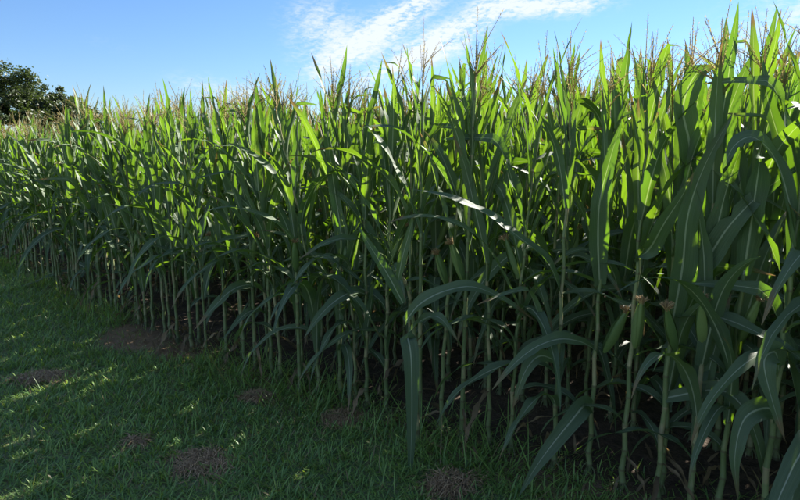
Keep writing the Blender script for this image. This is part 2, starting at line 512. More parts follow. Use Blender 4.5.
def make_stalk(rnd, h, lean, r0=0.0135):
    """jointed stalk with swollen nodes, tapering, slightly zig-zag; origin at the ground"""
    pts, rads = [], []
    nodes = [0.0, 0.05, 0.12, 0.22, 0.35, 0.49, 0.64, 0.79, 0.94, 1.09, 1.24, 1.38, 1.52, 1.65, 1.78]
    nodes = [z * h / 1.85 for z in nodes]
    for i, z in enumerate(nodes):
        r = r0 * (1 - 0.62 * (z / h) ** 1.2)
        if i < 3: r *= 1.12
        zz = 0.004 * (1 if i % 2 else -1)
        x = lean * z * z / h
        if i:
            pts.append(Vector((x + zz, 0, z - 0.012))); rads.append(r * 1.0)
        else:
            pts.append(Vector((x, 0, -0.06))); rads.append(r)
        pts.append(Vector((x + zz, 0, z))); rads.append(r * 1.24)
        pts.append(Vector((x + zz, 0, z + 0.012))); rads.append(r * 1.02)
    pts.append(Vector((lean * h, 0, h))); rads.append(r0 * 0.30)
    g = Geo(); tube(g, pts, rads, 8, 0)
    for k in range(7):                              # brace roots at the foot
        a = k * 0.9 + rnd.uniform(-.3, .3); z0 = rnd.uniform(0.035, 0.06); rr = rnd.uniform(0.035, 0.06)
        d = Vector((math.cos(a), math.sin(a), 0))
        tube(g, [d * 0.008 + Vector((0, 0, z0)), d * rr * 0.6 + Vector((0, 0, z0 * 0.55)), d * rr + Vector((0, 0, -0.03))], [0.0035, 0.003, 0.002], 4, 0, False)
    return g

STALK_LEANS = [-0.10, -0.06, -0.03, 0.0, 0.025, 0.05, 0.08, 0.12]
STALKS = [make_stalk(random.Random(i), 1.85, ln, random.Random(i + 50).uniform(0.0110, 0.0142)) for i, ln in enumerate(STALK_LEANS)]
STALK_ME = [g.mesh('stalk', [M_STALK]) for g in STALKS]

def make_tassel(rnd, dense):
    g = Geo()
    L = rnd.uniform(0.27, 0.43)
    def spike(p0, d, length, r, n_sp, droop):
        pts, rads = [], []
        n = 5
        p = p0.copy(); dd = d.copy()
        seg = []
        for i in range(n + 1):
            pts.append(p.copy()); rads.append(r * (1 - 0.75 * i / n))
            seg.append((p.copy(), dd.copy()))
            dd = (dd + Vector((0, 0, -droop / n))).normalized()
            p = p + dd * (length / n)
        tube(g, pts, rads, 3, 0, False)
        for k in range(n_sp):                       # spikelets
            t = 0.12 + 0.86 * k / n_sp
            i = min(n - 1, int(t * n)); fr = t * n - i
            q = pts[i].lerp(pts[i + 1], fr); dq = seg[i][1]
            s, u = frame_of(dq)
            a = rnd.uniform(0, 6.28)
            o_ = (s * math.cos(a) + u * math.sin(a))
            tip = q + dq * 0.011 + o_ * 0.0075
            w = dq.cross(o_).normalized() * 0.0022
            midp = q + dq * 0.006 + o_ * 0.0045
            g.add([q, midp + w, tip, midp - w, midp + o_ * 0.002], [(0, 1, 4), (1, 2, 4), (2, 3, 4), (3, 0, 4)])
    spike(Vector((0, 0, -0.02)), Vector((rnd.uniform(-.06, .06), rnd.uniform(-.06, .06), 1)).normalized(), L, 0.0042, 26, 0.03)
    nb = rnd.randint(8, 13) if dense else rnd.randint(4, 7)
    for b in range(nb):
        a = rnd.uniform(0, 6.28); th = R(rnd.uniform(12, 48))
        z = rnd.uniform(0.02, 0.14)
        spike(Vector((0, 0, z)), Vector((math.sin(th) * math.cos(a), math.sin(th) * math.sin(a), math.cos(th))), rnd.uniform(0.15, 0.25), 0.0026, 14, rnd.uniform(-0.1, 0.5))
    return g
TASSELS = [make_tassel(random.Random(300 + i), i % 3 != 0) for i in range(9)]
TASSEL_ME = [g.mesh('tassel', [M_TASSEL]) for g in TASSELS]

def make_ear(rnd):
    """husk of overlapping bracts, spindle shaped, along +Z, base at origin"""
    L = rnd.uniform(0.19, 0.24); r = rnd.uniform(0.018, 0.0225)
    g = Geo()
    prof = [(0, 0.30), (0.06, 0.55), (0.18, 0.86), (0.36, 1.0), (0.55, 0.98), (0.72, 0.84), (0.86, 0.62), (0.95, 0.44), (1.0, 0.36)]
    n = 12
    v, f, uv = [], [], []
    for i, (t, k) in enumerate(prof):
        for j in range(n):
            a = 2 * math.pi * j / n
            rr = r * k * (1 + 0.05 * (j % 3 == 0) + rnd.uniform(-.02, .02))
            v.append(Vector((rr * math.cos(a), rr * math.sin(a), t * L))); uv.append((j / n, t))
    for i in range(len(prof) - 1):
        for j in range(n):
            f.append((i * n + j, i * n + (j + 1) % n, (i + 1) * n + (j + 1) % n, (i + 1) * n + j))
    g.add(v, f, uv)
    for b in range(3):                              # outer husk bracts with free pointed tips
        a0 = b * 2.1 + rnd.uniform(-.3, .3); hw = rnd.uniform(0.7, 1.0)
        pts, ff, uu = [], [], []
        ns = 8
        for i in range(ns + 1):
            t = i / ns
            tt = t * rnd.uniform(0.98, 1.0) * 1.08
            k = np.interp(min(tt, 1), [p[0] for p in prof], [p[1] for p in prof])
            wid = hw * (1 - t ** 3)
            rr = r * k * 1.10 + 0.002 + (0.006 * max(0, t - 0.8) * 5)
            for c in (-1, 0, 1):
                a = a0 + c * wid
                pts.append(Vector((rr * math.cos(a), rr * math.sin(a), tt * L))); uu.append((0.5 + c * .5, t))
        for i in range(ns):
            for c in range(2):
                ff.append((i * 3 + c, i * 3 + c + 1, (i + 1) * 3 + c + 1, (i + 1) * 3 + c))
        g.add(pts, ff, uu)
    s = Geo()
    for k in range(60):                             # silk: a drooping tuft of strands
        a = rnd.uniform(0, 6.28); r0_ = rnd.uniform(0, 0.008)
        p = Vector((r0_ * math.cos(a), r0_ * math.sin(a), L * 0.97))
        out = rnd.uniform(0.05, 0.40)
        d = Vector((out * math.cos(a) + 0.22, out * math.sin(a), 1)).normalized()
        pts = [p]
        for q in range(4):
            d = (d + Vector((0.1 * rnd.uniform(-1, 1), 0.1 * rnd.uniform(-1, 1), -0.30))).normalized()
            pts.append(pts[-1] + d * rnd.uniform(0.006, 0.012))
        tube(s, pts, [0.0022, 0.0024, 0.0021, 0.0016, 0.0009], 3, 0, False)
    return g.mesh('ear', [M_HUSK]), s.mesh('silk', [M_SILK]), L
EARS = [make_ear(random.Random(500 + i)) for i in range(5)]

def plan_plant(rnd, front):
    """list of (kind, index, z, azimuth, scale) for leaves, plus tassel / ear choices"""
    plane = rnd.uniform(0, 6.28)
    lv = []
    n = rnd.randint(14, 16)
    z = rnd.uniform(0.22, 0.40)
    top = 1.74
    step = (top - z) / (n - 1)
    for i in range(n):
        f = i / (n - 1)
        azm = plane + (math.pi if i % 2 else 0) + rnd.gauss(0, 0.45)
        q = rnd.random()
        if f < 0.14: kd = 'drooping' if q < 0.65 else 'slanting'
        elif f < 0.45: kd = 'arching' if q < 0.26 else ('drooping' if q < 0.64 else 'slanting')
        elif f < 0.64: kd = 'arching' if q < 0.20 else ('slanting' if q < 0.75 else 'upright')
        elif f < 0.80: kd = 'slanting' if q < 0.28 else ('upright' if q < 0.95 else 'arching')
        else: kd = 'upright' if q < 0.97 else 'slanting'
        sc = rnd.uniform(0.88, 1.14) * (0.82 if f < 0.14 else 1.0) * (1.0 - 0.33 * max(0, f - 0.66) / 0.34)
        lv.append((kd, rnd.randrange(KINDS[kd]), z, azm, sc))
        z += step * rnd.uniform(0.85, 1.15)
        z = min(z, 1.78)
    for k in range(2):                              # limp low leaves
        lv.append(('drooping', rnd.randrange(KINDS['drooping']), rnd.uniform(0.42, 0.85), rnd.uniform(0, 6.28), rnd.uniform(0.7, 1.0)))
    for k in range(rnd.choice((0, 1, 1, 2))):
        lv.append(('dry', rnd.randrange(KINDS['dry']), rnd.uniform(0.12, 0.34), rnd.uniform(0, 6.28), rnd.uniform(0.8, 1.2)))
    return dict(leaves=lv, stalk=rnd.randrange(len(STALK_LEANS)), tassel=rnd.randrange(9), tz=rnd.uniform(-0.04, 0.06), trot=rnd.uniform(0, 6.28),
                ear=(rnd.randrange(5), rnd.uniform(0.80, 0.98), rnd.uniform(0, 6.28)) if rnd.random() < (0.4 if front else 0.3) else None)

def stalk_x(idx, z):
    return STALK_LEANS[idx] * z * z / 1.85

def build_plant(x, y, rz, scale, plan, label, group, skip=()):
    root = bpy.data.objects.new('corn_plant', None)
    root.empty_display_size = 0.1
    COL.objects.link(root)
    root.location = (x, y, ground_z(x, y)); root.rotation_euler = (0, 0, rz); root.scale = (scale,) * 3
    tag(root, label, 'corn plant', group)
    si = plan['stalk']
    link('stalk', STALK_ME[si], root)
    for kd, idx, z, a, sc in plan['leaves']:
        if 'lower' in skip and z < 0.9: continue
        o = link('leaf', LEAVES[kd][idx], root, (stalk_x(si, z), 0, z))
        o.rotation_euler = (0, 0, a); o.scale = (sc,) * 3
        if kd == 'dry': o['label'] = 'dried brown leaf'
    if 'tassel' not in skip:
        o = link('tassel', TASSEL_ME[plan['tassel']], root, (STALK_LEANS[si] * 1.85, 0, 1.84))
        o.rotation_euler = (R(random.uniform(-6, 6)), R(random.uniform(-6, 6)), plan['trot'])
    if plan['ear'] and 'ear' not in skip:
        ei, z, a = plan['ear']
        add_ear(root, ei, (stalk_x(si, z) + 0.016 * math.cos(a), 0.016 * math.sin(a), z), R(20), a)
    return root

def add_ear(root, ei, loc, tilt, a, sc=1.0):
    e = link('ear', EARS[ei][0], root, loc)
    e.rotation_euler = (0, tilt, a); e.scale = (sc,) * 3
    link('silk', EARS[ei][1], e)
    return e

# ------------------------------------------------------------------ laying out the rows
def project(p):
    d = p - Vector((0, 0, CAM_H))
    c, s = math.cos(PITCH), math.sin(PITCH)
    fw = d.y * c - d.z * s; up = d.y * s + d.z * c
    if fw < 0.2: return None
    return 400 + FPX * d.x / fw, 250 - FPX * up / fw, fw

spots = []
for row in range(0, 11):
    rr = random.Random(70 + row)
    x = -13.0
    while x < 6.5:
        slope = -0.718 + 0.056 * x
        x += rr.uniform(0.118, 0.178) / math.sqrt(1 + slope * slope)
        y = edge_y(x)
        jit = rr.gauss(0, 0.03) if row else rr.gauss(-0.01, 0.045)
        p = Vector((x, y, 0)) + NRM * (row * ROW + jit)
        if p.y < 0.7 or p.x > 6.5: continue
        if row and rr.random() < 0.03: continue
        spots.append((row, p.x, p.y, rr.randrange(10 ** 9)))

# single plants whose place in the row the photograph shows clearly: base pixel on the ground
HERO = {'short': (418, 447), 'mid_left': (367, 409), 'long_leaf': (553, 468), 'ear_a': (588, 474), 'ear_b': (621, 490), 'ear_c': (656, 503),
        'left_lit': (74, 281), 'left_mid': (268, 366), 'right_edge': (758, 545)}
HERO_XY = {k: pix_ground(*p) for k, p in HERO.items()}
spots = [q for q in spots if not any(math.hypot(q[1] - hx, q[2] - hy) < 0.115 for hx, hy in HERO_XY.values())]
cand = []
for i, (row, x, y, sd_) in enumerate(spots):
    if row > 2: continue
    a = project(Vector((x, y, 1.2)))
    if a and -35 < a[0] < 830:
        cand.append((row * 1.1 + a[2] * 0.8, i))
cand.sort()
chosen = set(i for _, i in cand[:268])

ORD = ['first', 'second', 'third', 'fourth', 'fifth', 'sixth', 'seventh', 'eighth', 'ninth', 'tenth', 'eleventh', 'twelfth', 'thirteenth', 'fourteenth', 'fifteenth', 'sixteenth', 'seventeenth', 'eighteenth', 'nineteenth', 'twentieth']
HERO_X = 412           # the short plant with the long hanging leaf, in pixels of the photograph
front_right = sorted([(project(Vector((spots[i][1], spots[i][2], 0.3)))[0], i) for i in chosen if spots[i][0] == 0])
lab = {}
right = [i for pxx, i in front_right if pxx >= HERO_X]
left = [i for pxx, i in front_right if pxx < HERO_X][::-1]
for side, lst in (('right', right), ('left', left)):
    for k, i in enumerate(lst[:20]):
        lab[i] = ('tasselled front row corn plant, %s stalk to the %s of the long hanging leaf' % (ORD[k], side), 'front row corn plants %s of the hanging leaf' % side)
ROWN = ['front', 'second', 'third', 'fourth']
def zone_label(i):
    if i in lab: return lab[i]
    row, x, y, _ = spots[i]
    pxx = project(Vector((x, y, 1.2)))[0]
    if pxx < 40: z = 'at the far left below the tallest tree'
    elif pxx < 95: z = 'on the left below the smaller far trees'
    elif pxx < 150: z = 'on the left above the bare soil patch'
    elif pxx < 205: z = 'just right of the bare soil patch'
    elif pxx < 260: z = 'above the rounded dry grass clump'
    elif pxx < 330: z = 'in the middle, well left of the hanging leaf'
    elif pxx < 400: z = 'in the middle, just left of the hanging leaf'
    elif pxx < 460: z = 'in the middle, just right of the hanging leaf'
    elif pxx < 520: z = 'above the straw coloured grass clump'
    elif pxx < 620: z = 'left of the ears with brown silk'
    else: z = 'right of the ears with brown silk'
    return ('tall corn plant in the %s row %s' % (ROWN[row], z), '%s row corn plants %s' % (ROWN[row], z))

rest = []
for i, (row, x, y, sd_) in enumerate(spots):
    rnd = random.Random(sd_)
    plan = plan_plant(rnd, row == 0)
    rz = rnd.uniform(0, 6.28)
    sc = 1.03 + 0.035 * min(1, max(0, x)) - 0.10 * min(1, max(0, (-x - 3.0) / 4)) + 0.055 * mnoise.noise(Vector((x * 0.9, y * 0.9, 7.7))) + rnd.gauss(0, 0.022)
    if row == 0 and x < -0.6:                       # bare feet of the row along the left
        plan['leaves'] = [l for l in plan['leaves'] if l[0] == 'dry' or l[2] > 0.72 or rnd.random() < 0.22]
    if i in chosen:
        lb, gr = zone_label(i)
        hx, hy = HERO_XY['short']
        if row == 0 and math.hypot(x - hx, y - hy) < 0.42:      # bare lower stalks round the short plant
            plan['leaves'] = [l for l in plan['leaves'] if l[2] > (1.05 if l[0] != 'upright' else 0.8) or l[0] == 'dry']
        if row == 0 and any(math.hypot(x - HERO_XY[k][0], y - HERO_XY[k][1]) < 0.36 for k in ('ear_a', 'ear_b', 'ear_c')):
            plan['leaves'] = [l for l in plan['leaves'] if not (l[0] in ('arching', 'drooping') and 0.72 < l[2] < 1.12)]
        build_plant(x, y, rz, sc, plan, lb, gr)
    else:
        rest.append((x, y, rz, sc, plan))

# ------------------------------------------------------------------ the plants that stand out, with the leaves the photograph shows
def catmull(pts, n):
    P = [pts[0] * 2 - pts[1]] + pts + [pts[-1] * 2 - pts[-2]]
    out = []
    m = len(pts) - 1
    for i in range(n + 1):
        t = i / n * m; k = min(m - 1, int(t)); f = t - k
        a, b, c, d = P[k], P[k + 1], P[k + 2], P[k + 3]
        out.append(0.5 * ((2 * b) + (c - a) * f + (2 * a - 5 * b + 4 * c - d) * f * f + (3 * b - a - 3 * c + d) * f ** 3))
    return out

def hero_leaf(root, pts, width, face, fold=0.16, wave=0.08, nseg=22):
    """leaf of a plant along world points; face = direction its upper side looks"""
    path = catmull(pts, nseg)
    sides, ups, ws = [], [], []
    o = root.location
    loc = []
    for i, p in enumerate(path):
        t = (path[min(i + 1, nseg)] - path[max(i - 1, 0)]).normalized()
        nrm = face if not isinstance(face, tuple) else face[0].lerp(face[1], i / nseg)
        s = t.cross(nrm).normalized()
        sides.append(s); ups.append(s.cross(t).normalized()); ws.append(width_profile(i / nseg, width))
        loc.append((p - o) / root.scale[0])
    g = Geo(); g.add(*leaf_strip(loc, sides, ups, [w / root.scale[0] for w in ws], fold, wave, nseg, 6, random.uniform(0, 6)))
    return link('leaf', g.mesh('leaf', [M_LEAF]), root)

def at(x, y, Y):
    d = pix_dir(x, y)
    return Vector((0, 0, CAM_H)) + d * (Y / d.y)

def hero_plant(key, label, seed, keep, scale=1.0, ear=False):
    """plant with a straight stalk; keep(z) says which of its ordinary leaves stay"""
    x, y = HERO_XY[key]
    rnd = random.Random(seed)
    plan = plan_plant(rnd, True)
    plan['stalk'] = 3
    plan['leaves'] = [l for l in plan['leaves'] if keep(l[2])]
    if not ear: plan['ear'] = None
    return build_plant(x, y, 0.0, scale, plan, label, None)

def on_stalk(root, y_pix):
    """point of the stalk seen at picture height y_pix"""
    x, Y = root.location.x, root.location.y
    d = pix_dir(400, y_pix)
    return Vector((x, Y, CAM_H + d.z * Y / d.y))

UP = Vector((0, 0, 1)); TOCAM = Vector((0, -1, 0.25)); LEFTUP = Vector((-0.5, -0.4, 0.8)); BACKUP = Vector((0.1, 0.35, 0.9))
def mixv(a, b, f): return a.lerp(b, f).normalized()

# the short late plant with its thin tassel and the long hanging leaf
x, y = HERO_XY['short']
root = bpy.data.objects.new('corn_plant', None); COL.objects.link(root)
root.location = (x, y, ground_z(x, y)); root.empty_display_size = 0.1
tag(root, 'short corn plant with pale tassel and a long leaf hanging straight down', 'corn plant')
g = Geo()
zt = at(394, 270, y - 0.12)
pts = [Vector((0, 0, -0.05)), Vector((-0.01, -0.01, 0.35)), Vector((-0.03, -0.03, 0.75)), Vector((-0.07, -0.07, 0.98)), zt - root.location]
tube(g, catmull(pts, 14), list(np.linspace(0.012, 0.0055, 15) * np.array([1, 1.25] * 7 + [1])), 7)
link('stalk', g.mesh('stalk', [M_STALK]), root)
t = link('tassel', make_tassel(random.Random(17), False).mesh('tassel', [M_HUSK]), root, zt - root.location)
t.rotation_euler = (R(6), R(-14), 0.6); t.scale = (0.78,) * 3; t['label'] = 'pale green young tassel'
Yh = y - 0.12
b = at(412, 346, Yh)
hero_leaf(root, [b, at(408, 338, Yh - .05), at(411, 356, Yh - .10), at(412, 400, Yh - .12), at(411, 450, Yh - .12), at(409, 494, Yh - .11)], 0.098, TOCAM, 0.10, 0.03)
hero_leaf(root, [at(405, 322, Yh), at(420, 304, Yh - .05), at(445, 291, Yh - .08), at(475, 287, Yh - .08), at(508, 302, Yh - .06), at(537, 322, Yh - .02)], 0.098, mixv(UP, TOCAM, .45))
hero_leaf(root, [at(409, 332, Yh), at(424, 319, Yh - .08), at(440, 318, Yh - .16), at(458, 341, Yh - .2)], 0.085, mixv(UP, TOCAM, .4))
hero_leaf(root, [at(403, 303, Yh), at(388, 275, Yh - .03), at(370, 246, Yh - .05), at(358, 226, Yh - .06)], 0.065, mixv(UP, TOCAM, .7))
hero_leaf(root, [at(398, 280, Yh), at(403, 255, Yh - .03), at(410, 230, Yh - .04), at(413, 214, Yh - .04)], 0.05, TOCAM)

h = hero_plant('mid_left', 'corn plant with two pale arching leaves reaching left, left of the hanging leaf', 41, lambda z: z > 1.15 or z < 0.5)
Yb = h.location.y
hero_leaf(h, [on_stalk(h, 243), at(352, 238, Yb - .1), at(328, 242, Yb - .2), at(299, 259, Yb - .28)], 0.085, mixv(UP, TOCAM, .35))
hero_leaf(h, [on_stalk(h, 294), at(352, 292, Yb - .1), at(334, 302, Yb - .2), at(318, 318, Yb - .27), at(304, 338, Yb - .3)], 0.098, mixv(UP, TOCAM, .45))

h = hero_plant('long_leaf', 'corn plant with one very long straight leaf slanting up to the left', 42, lambda z: z > 1.35 or z < 0.55, 1.02)
Yb = h.location.y
hero_leaf(h, [on_stalk(h, 296), at(548, 263, Yb - .06), at(515, 234, Yb - .12), at(482, 211, Yb - .16), at(450, 197, Yb - .18), at(412, 189, Yb - .2)], 0.10, mixv(UP, TOCAM, .35))
hero_leaf(h, [on_stalk(h, 362), at(540, 356, Yb - .1), at(525, 372, Yb - .18), at(512, 410, Yb - .2)], 0.085, mixv(UP, TOCAM, .6))

h = hero_plant('ear_a', 'corn plant with a tilted pale silked ear and a broad leaf hanging lower left', 43, lambda z: z > 1.25, 1.0)
Yb = h.location.y
hero_leaf(h, [on_stalk(h, 350), at(581, 342, Yb - .1), at(560, 339, Yb - .2), at(536, 347, Yb - .28), at(513, 365, Yb - .33), at(492, 390, Yb - .36)], 0.085, mixv(UP, TOCAM, .45))
hero_leaf(h, [on_stalk(h, 408), at(585, 405, Yb - .08), at(572, 420, Yb - .18), at(551, 446, Yb - .24), at(534, 470, Yb - .27), at(519, 496, Yb - .28)], 0.105, mixv(UP, TOCAM, .75))
ez = on_stalk(h, 349)
def ear_to(root, ei, base, tip, label=None):
    e = add_ear(root, ei, (0, 0, 0), 0, 0)
    d = (tip - base)
    e.rotation_mode = 'QUATERNION'; e.rotation_quaternion = d.to_track_quat('Z', 'X')
    e.location = (base - root.location) / root.scale[0]
    k = d.length / EARS[ei][2]; e.scale = (min(k, 1.25),) * 3
    return e
ear_to(h, 0, at(604, 352, Yb - .05), at(626, 312, Yb - .12))

hero_leaf(h, [on_stalk(h, 285), at(598, 240, Yb - .05), at(600, 200, Yb - .1), at(610, 160, Yb - .1), at(622, 120, Yb - .08)], 0.11, TOCAM)
h = hero_plant('ear_b', 'corn plant with an upright ear with dark silk, between two eared plants', 44, lambda z: z > 1.1 or z < 0.4, 1.04)
Yb = h.location.y
ear_to(h, 1, at(635, 348, Yb - .05), at(641, 304, Yb - .09))
hero_leaf(h, [on_stalk(h, 258), at(650, 248, Yb - .1), at(665, 222, Yb - .2), at(682, 196, Yb - .28), at(694, 172, Yb - .32)], 0.092, mixv(UP, TOCAM, .7))
h = hero_plant('ear_c', 'corn plant with a leaning ear with golden silk at the right', 45, lambda z: z > 1.2 or z < 0.35, 1.05)
Yb = h.location.y
ear_to(h, 2, at(675, 350, Yb - .05), at(667, 311, Yb - .12))
hero_leaf(h, [on_stalk(h, 318), at(700, 314, Yb - .1), at(728, 320, Yb - .2), at(762, 335, Yb - .3), at(800, 358, Yb - .36), at(830, 385, Yb - .4)], 0.105, mixv(UP, TOCAM, .3))
hero_leaf(h, [on_stalk(h, 398), at(712, 390, Yb - .1), at(735, 398, Yb - .2), at(752, 425, Yb - .26), at(762, 460, Yb - .28), at(768, 500, Yb - .28)], 0.095, mixv(UP, TOCAM, .65))
hero_leaf(h, [on_stalk(h, 290), at(704, 262, Yb - .1), at(730, 225, Yb - .18), at(765, 190, Yb - .24), at(810, 160, Yb - .3)], 0.11, mixv(UP, TOCAM, .6))
hero_leaf(h, [on_stalk(h, 190), at(690, 150, Yb - .05), at(683, 110, Yb - .08), at(692, 80, Yb - .1), at(703, 70, Yb - .1), at(716, 66, Yb - .1)], 0.125, mixv(UP, TOCAM, .85))

hero_leaf(h, [on_stalk(h, 240), at(702, 195, Yb - .06), at(716, 150, Yb - .1), at(735, 95, Yb - .1), at(753, 52, Yb - .08)], 0.115, mixv(UP, TOCAM, .8))
hero_leaf(h, [on_stalk(h, 330), at(682, 270, Yb - .08), at(688, 215, Yb - .16), at(705, 165, Yb - .2), at(735, 110, Yb - .2)], 0.12, TOCAM)
h = hero_plant('right_edge', 'nearest corn plant at the right edge with broad leaves hanging in shade', 46, lambda z: z > 0.9, 1.05)
Yb = h.location.y
hero_leaf(h, [on_stalk(h, 372), at(775, 352, Yb - .08), at(764, 362, Yb - .14), at(772, 400, Yb - .17), at(785, 440, Yb - .18)], 0.105, mixv(UP, TOCAM, .8))
hero_leaf(h, [on_stalk(h, 420), at(768, 408, Yb - .1), at(745, 418, Yb - .16), at(735, 455, Yb - .2), at(738, 500, Yb - .2)], 0.10, mixv(UP, TOCAM, .7))

hero_leaf(h, [on_stalk(h, 262), at(795, 210, Yb + .02), at(782, 150, Yb + .05), at(768, 100, Yb + .06), at(762, 55, Yb + .05)], 0.11, mixv(UP, TOCAM, .8))
hero_leaf(h, [on_stalk(h, 230), at(778, 165, Yb - .02), at(755, 138, Yb - .04), at(735, 145, Yb - .06), at(722, 170, Yb - .07)], 0.10, mixv(UP, TOCAM, .5))
h = hero_plant('left_lit', 'front row corn plant on the left with a leaf pointing left over the grass', 47, lambda z: z > 0.8, 1.0)
Yb = h.location.y
hero_leaf(h, [on_stalk(h, 270), at(55, 274, Yb - .15), at(35, 282, Yb - .3), at(5, 291, Yb - .5)], 0.10, mixv(UP, TOCAM, .2))
hero_leaf(h, [on_stalk(h, 262), at(84, 268, Yb - .15), at(74, 284, Yb - .25), at(62, 312, Yb - .3)], 0.12, mixv(UP, TOCAM, .7))
h = hero_plant('left_mid', 'corn plant with three long leaves arching left above the round dry clump', 48, lambda z: z > 1.2, 1.0)
Yb = h.location.y
hero_leaf(h, [on_stalk(h, 237), at(248, 236, Yb - .1), at(222, 241, Yb - .25), at(195, 254, Yb - .4)], 0.10, mixv(UP, TOCAM, .25))
hero_leaf(h, [on_stalk(h, 292), at(250, 285, Yb - .12), at(232, 290, Yb - .25), at(213, 308, Yb - .33), at(194, 330, Yb - .38)], 0.12, mixv(UP, TOCAM, .45))
hero_leaf(h, [on_stalk(h, 314), at(256, 310, Yb - .1), at(243, 316, Yb - .2), at(222, 340, Yb - .28)], 0.10, mixv(UP, TOCAM, .45))

# ------------------------------------------------------------------ the rest of the field as one mass
def build_mass():
    V, F, UV, MI = [], [], [], []
    lib = {}
    def arr(key, verts, faces, uvs):
        if key not in lib:
            fa = []
            for f in faces:
                if len(f) == 4: fa.append(f)
                elif len(f) == 3: fa.append((f[0], f[1], f[2], f[2]))
            tri = np.array([f for f in fa], dtype=np.int64)
            lib[key] = (np.array([tuple(p) for p in verts]), tri, np.array(uvs))
        return lib[key]
    base = 0
    TV, TF, TUV, TM = [], [], [], []
    for x, y, rz, sc, plan in rest:
        c, s = math.cos(rz), math.sin(rz)
        gz = ground_z(x, y)
        def put(va, fa, ua, loc, a, k, mi):
            nonlocal base
            ca, sa = math.cos(a), math.sin(a)
            p = va * k
            q = np.stack([p[:, 0] * ca - p[:, 1] * sa + loc[0], p[:, 0] * sa + p[:, 1] * ca + loc[1], p[:, 2] + loc[2]], 1) * sc
            w = np.stack([q[:, 0] * c - q[:, 1] * s + x, q[:, 0] * s + q[:, 1] * c + y, q[:, 2] + gz], 1)
            TV.append(w); TF.append(fa + base); TUV.append(ua); TM.append(np.full(len(fa), mi, dtype=np.int32))
            base += len(va)
        si = plan['stalk']
        g = STALKS[si]
        put(*arr(('s', si), g.v, [f for f in g.f if len(f) == 4], g.uv), (0, 0, 0), 0, 1, 1)
        for kd, idx, z, a, k in plan['leaves']:
            put(*arr((kd, idx), *LEAVES_LOW[kd][idx]), (stalk_x(si, z), 0, z), a, k, 2 if kd == 'dry' else 0)
        g = TASSELS[plan['tassel']]
        key = ('t', plan['tassel'])
        put(*arr(key, g.v, g.f, g.uv), (STALK_LEANS[si] * 1.85, 0, 1.84), plan['trot'], 1, 3)
    V = np.concatenate(TV); Fq = np.concatenate(TF); UVv = np.concatenate(TUV); Mi = np.concatenate(TM)
    istri = Fq[:, 2] == Fq[:, 3]
    counts = np.where(istri, 3, 4)
    mask = np.ones_like(Fq, dtype=bool); mask[istri, 3] = False
    loops = Fq[mask]
    starts = np.concatenate([[0], np.cumsum(counts)[:-1]])
    me = bpy.data.meshes.new('corn_field')
    me.vertices.add(len(V)); me.vertices.foreach_set('co', V.astype(np.float32).ravel())
    me.loops.add(len(loops)); me.loops.foreach_set('vertex_index', loops.astype(np.int32))
    me.polygons.add(len(Fq)); me.polygons.foreach_set('loop_start', starts.astype(np.int32))
    me.polygons.foreach_set('material_index', Mi)
    me.polygons.foreach_set('use_smooth', np.ones(len(Fq), dtype=bool))
    ul = me.uv_layers.new(name='UVMap'); ul.data.foreach_set('uv', UVv[loops].astype(np.float32).ravel())
    for m in (M_LEAF, M_STALK, M_DRYLEAF, M_TASSEL): me.materials.append(m)
    me.update(calc_edges=True); me.validate()
    tag(link('corn_field', me), 'dense mass of green corn plants deeper in the field', 'corn field', None, 'stuff')
    print('mass plants', len(rest), 'faces', len(Fq))
build_mass()

# ------------------------------------------------------------------ grass
def in_corn(x, y):
    return (y - edge_y(x)) * 0.78

def build_blades(name, n, sampler, mat, label, cat):
    TV, TF = [], []
    pts = sampler(n)
    k = len(pts)
    x, y, z, Ln, Wd = pts.T
    az_ = rng.uniform(0, 2 * np.pi, k)
    lean0 = rng.uniform(0.3, 1.35, k); lean1 = lean0 + rng.uniform(0.2, 0.9, k)
    dx, dy = np.cos(az_), np.sin(az_)
    sx, sy = -dy, dx
    P = np.zeros((k, 7, 3))
    px_, pz_ = np.zeros(k), np.zeros(k)
    for i, (t, wf) in enumerate(((0, 0.7), (0.4, 1.0), (0.75, 0.7), (1.0, 0.0))):
        if i:
            th = lean0 + (lean1 - lean0) * (t - 0.15)
            seg = Ln * (0.4, 0.35, 0.25)[i - 1]
            px_ = px_ + np.sin(th) * seg; pz_ = pz_ + np.cos(th) * seg
        cx, cy, cz = x + dx * px_, y + dy * px_, np.maximum(z + pz_, z - 0.005)
        if i < 3:
            P[:, 2 * i] = np.stack([cx - sx * Wd * wf / 2, cy - sy * Wd * wf / 2, cz], 1)
            P[:, 2 * i + 1] = np.stack([cx + sx * Wd * wf / 2, cy + sy * Wd * wf / 2, cz], 1)
        else:
            P[:, 6] = np.stack([cx, cy, cz], 1)
    b = (np.arange(k) * 7)[:, None]
    loops = np.concatenate([b + np.array([[0, 1, 3, 2]]), b + np.array([[2, 3, 5, 4]]), b + np.array([[4, 5, 6]])], 1).ravel()
    starts = (np.arange(k)[:, None] * 11 + np.array([[0, 4, 8]])).ravel()
    me = bpy.data.meshes.new(name)
    me.vertices.add(k * 7); me.vertices.foreach_set('co', P.astype(np.float32).ravel())
    me.loops.add(len(loops)); me.loops.foreach_set('vertex_index', loops.astype(np.int32))
    me.polygons.add(k * 3); me.polygons.foreach_set('loop_start', starts.astype(np.int32))
    me.polygons.foreach_set('use_smooth', np.ones(k * 3, dtype=bool))
    me.materials.append(mat)
    me.update(calc_edges=True)
    return tag(link(name, me), label, cat, None, 'stuff')

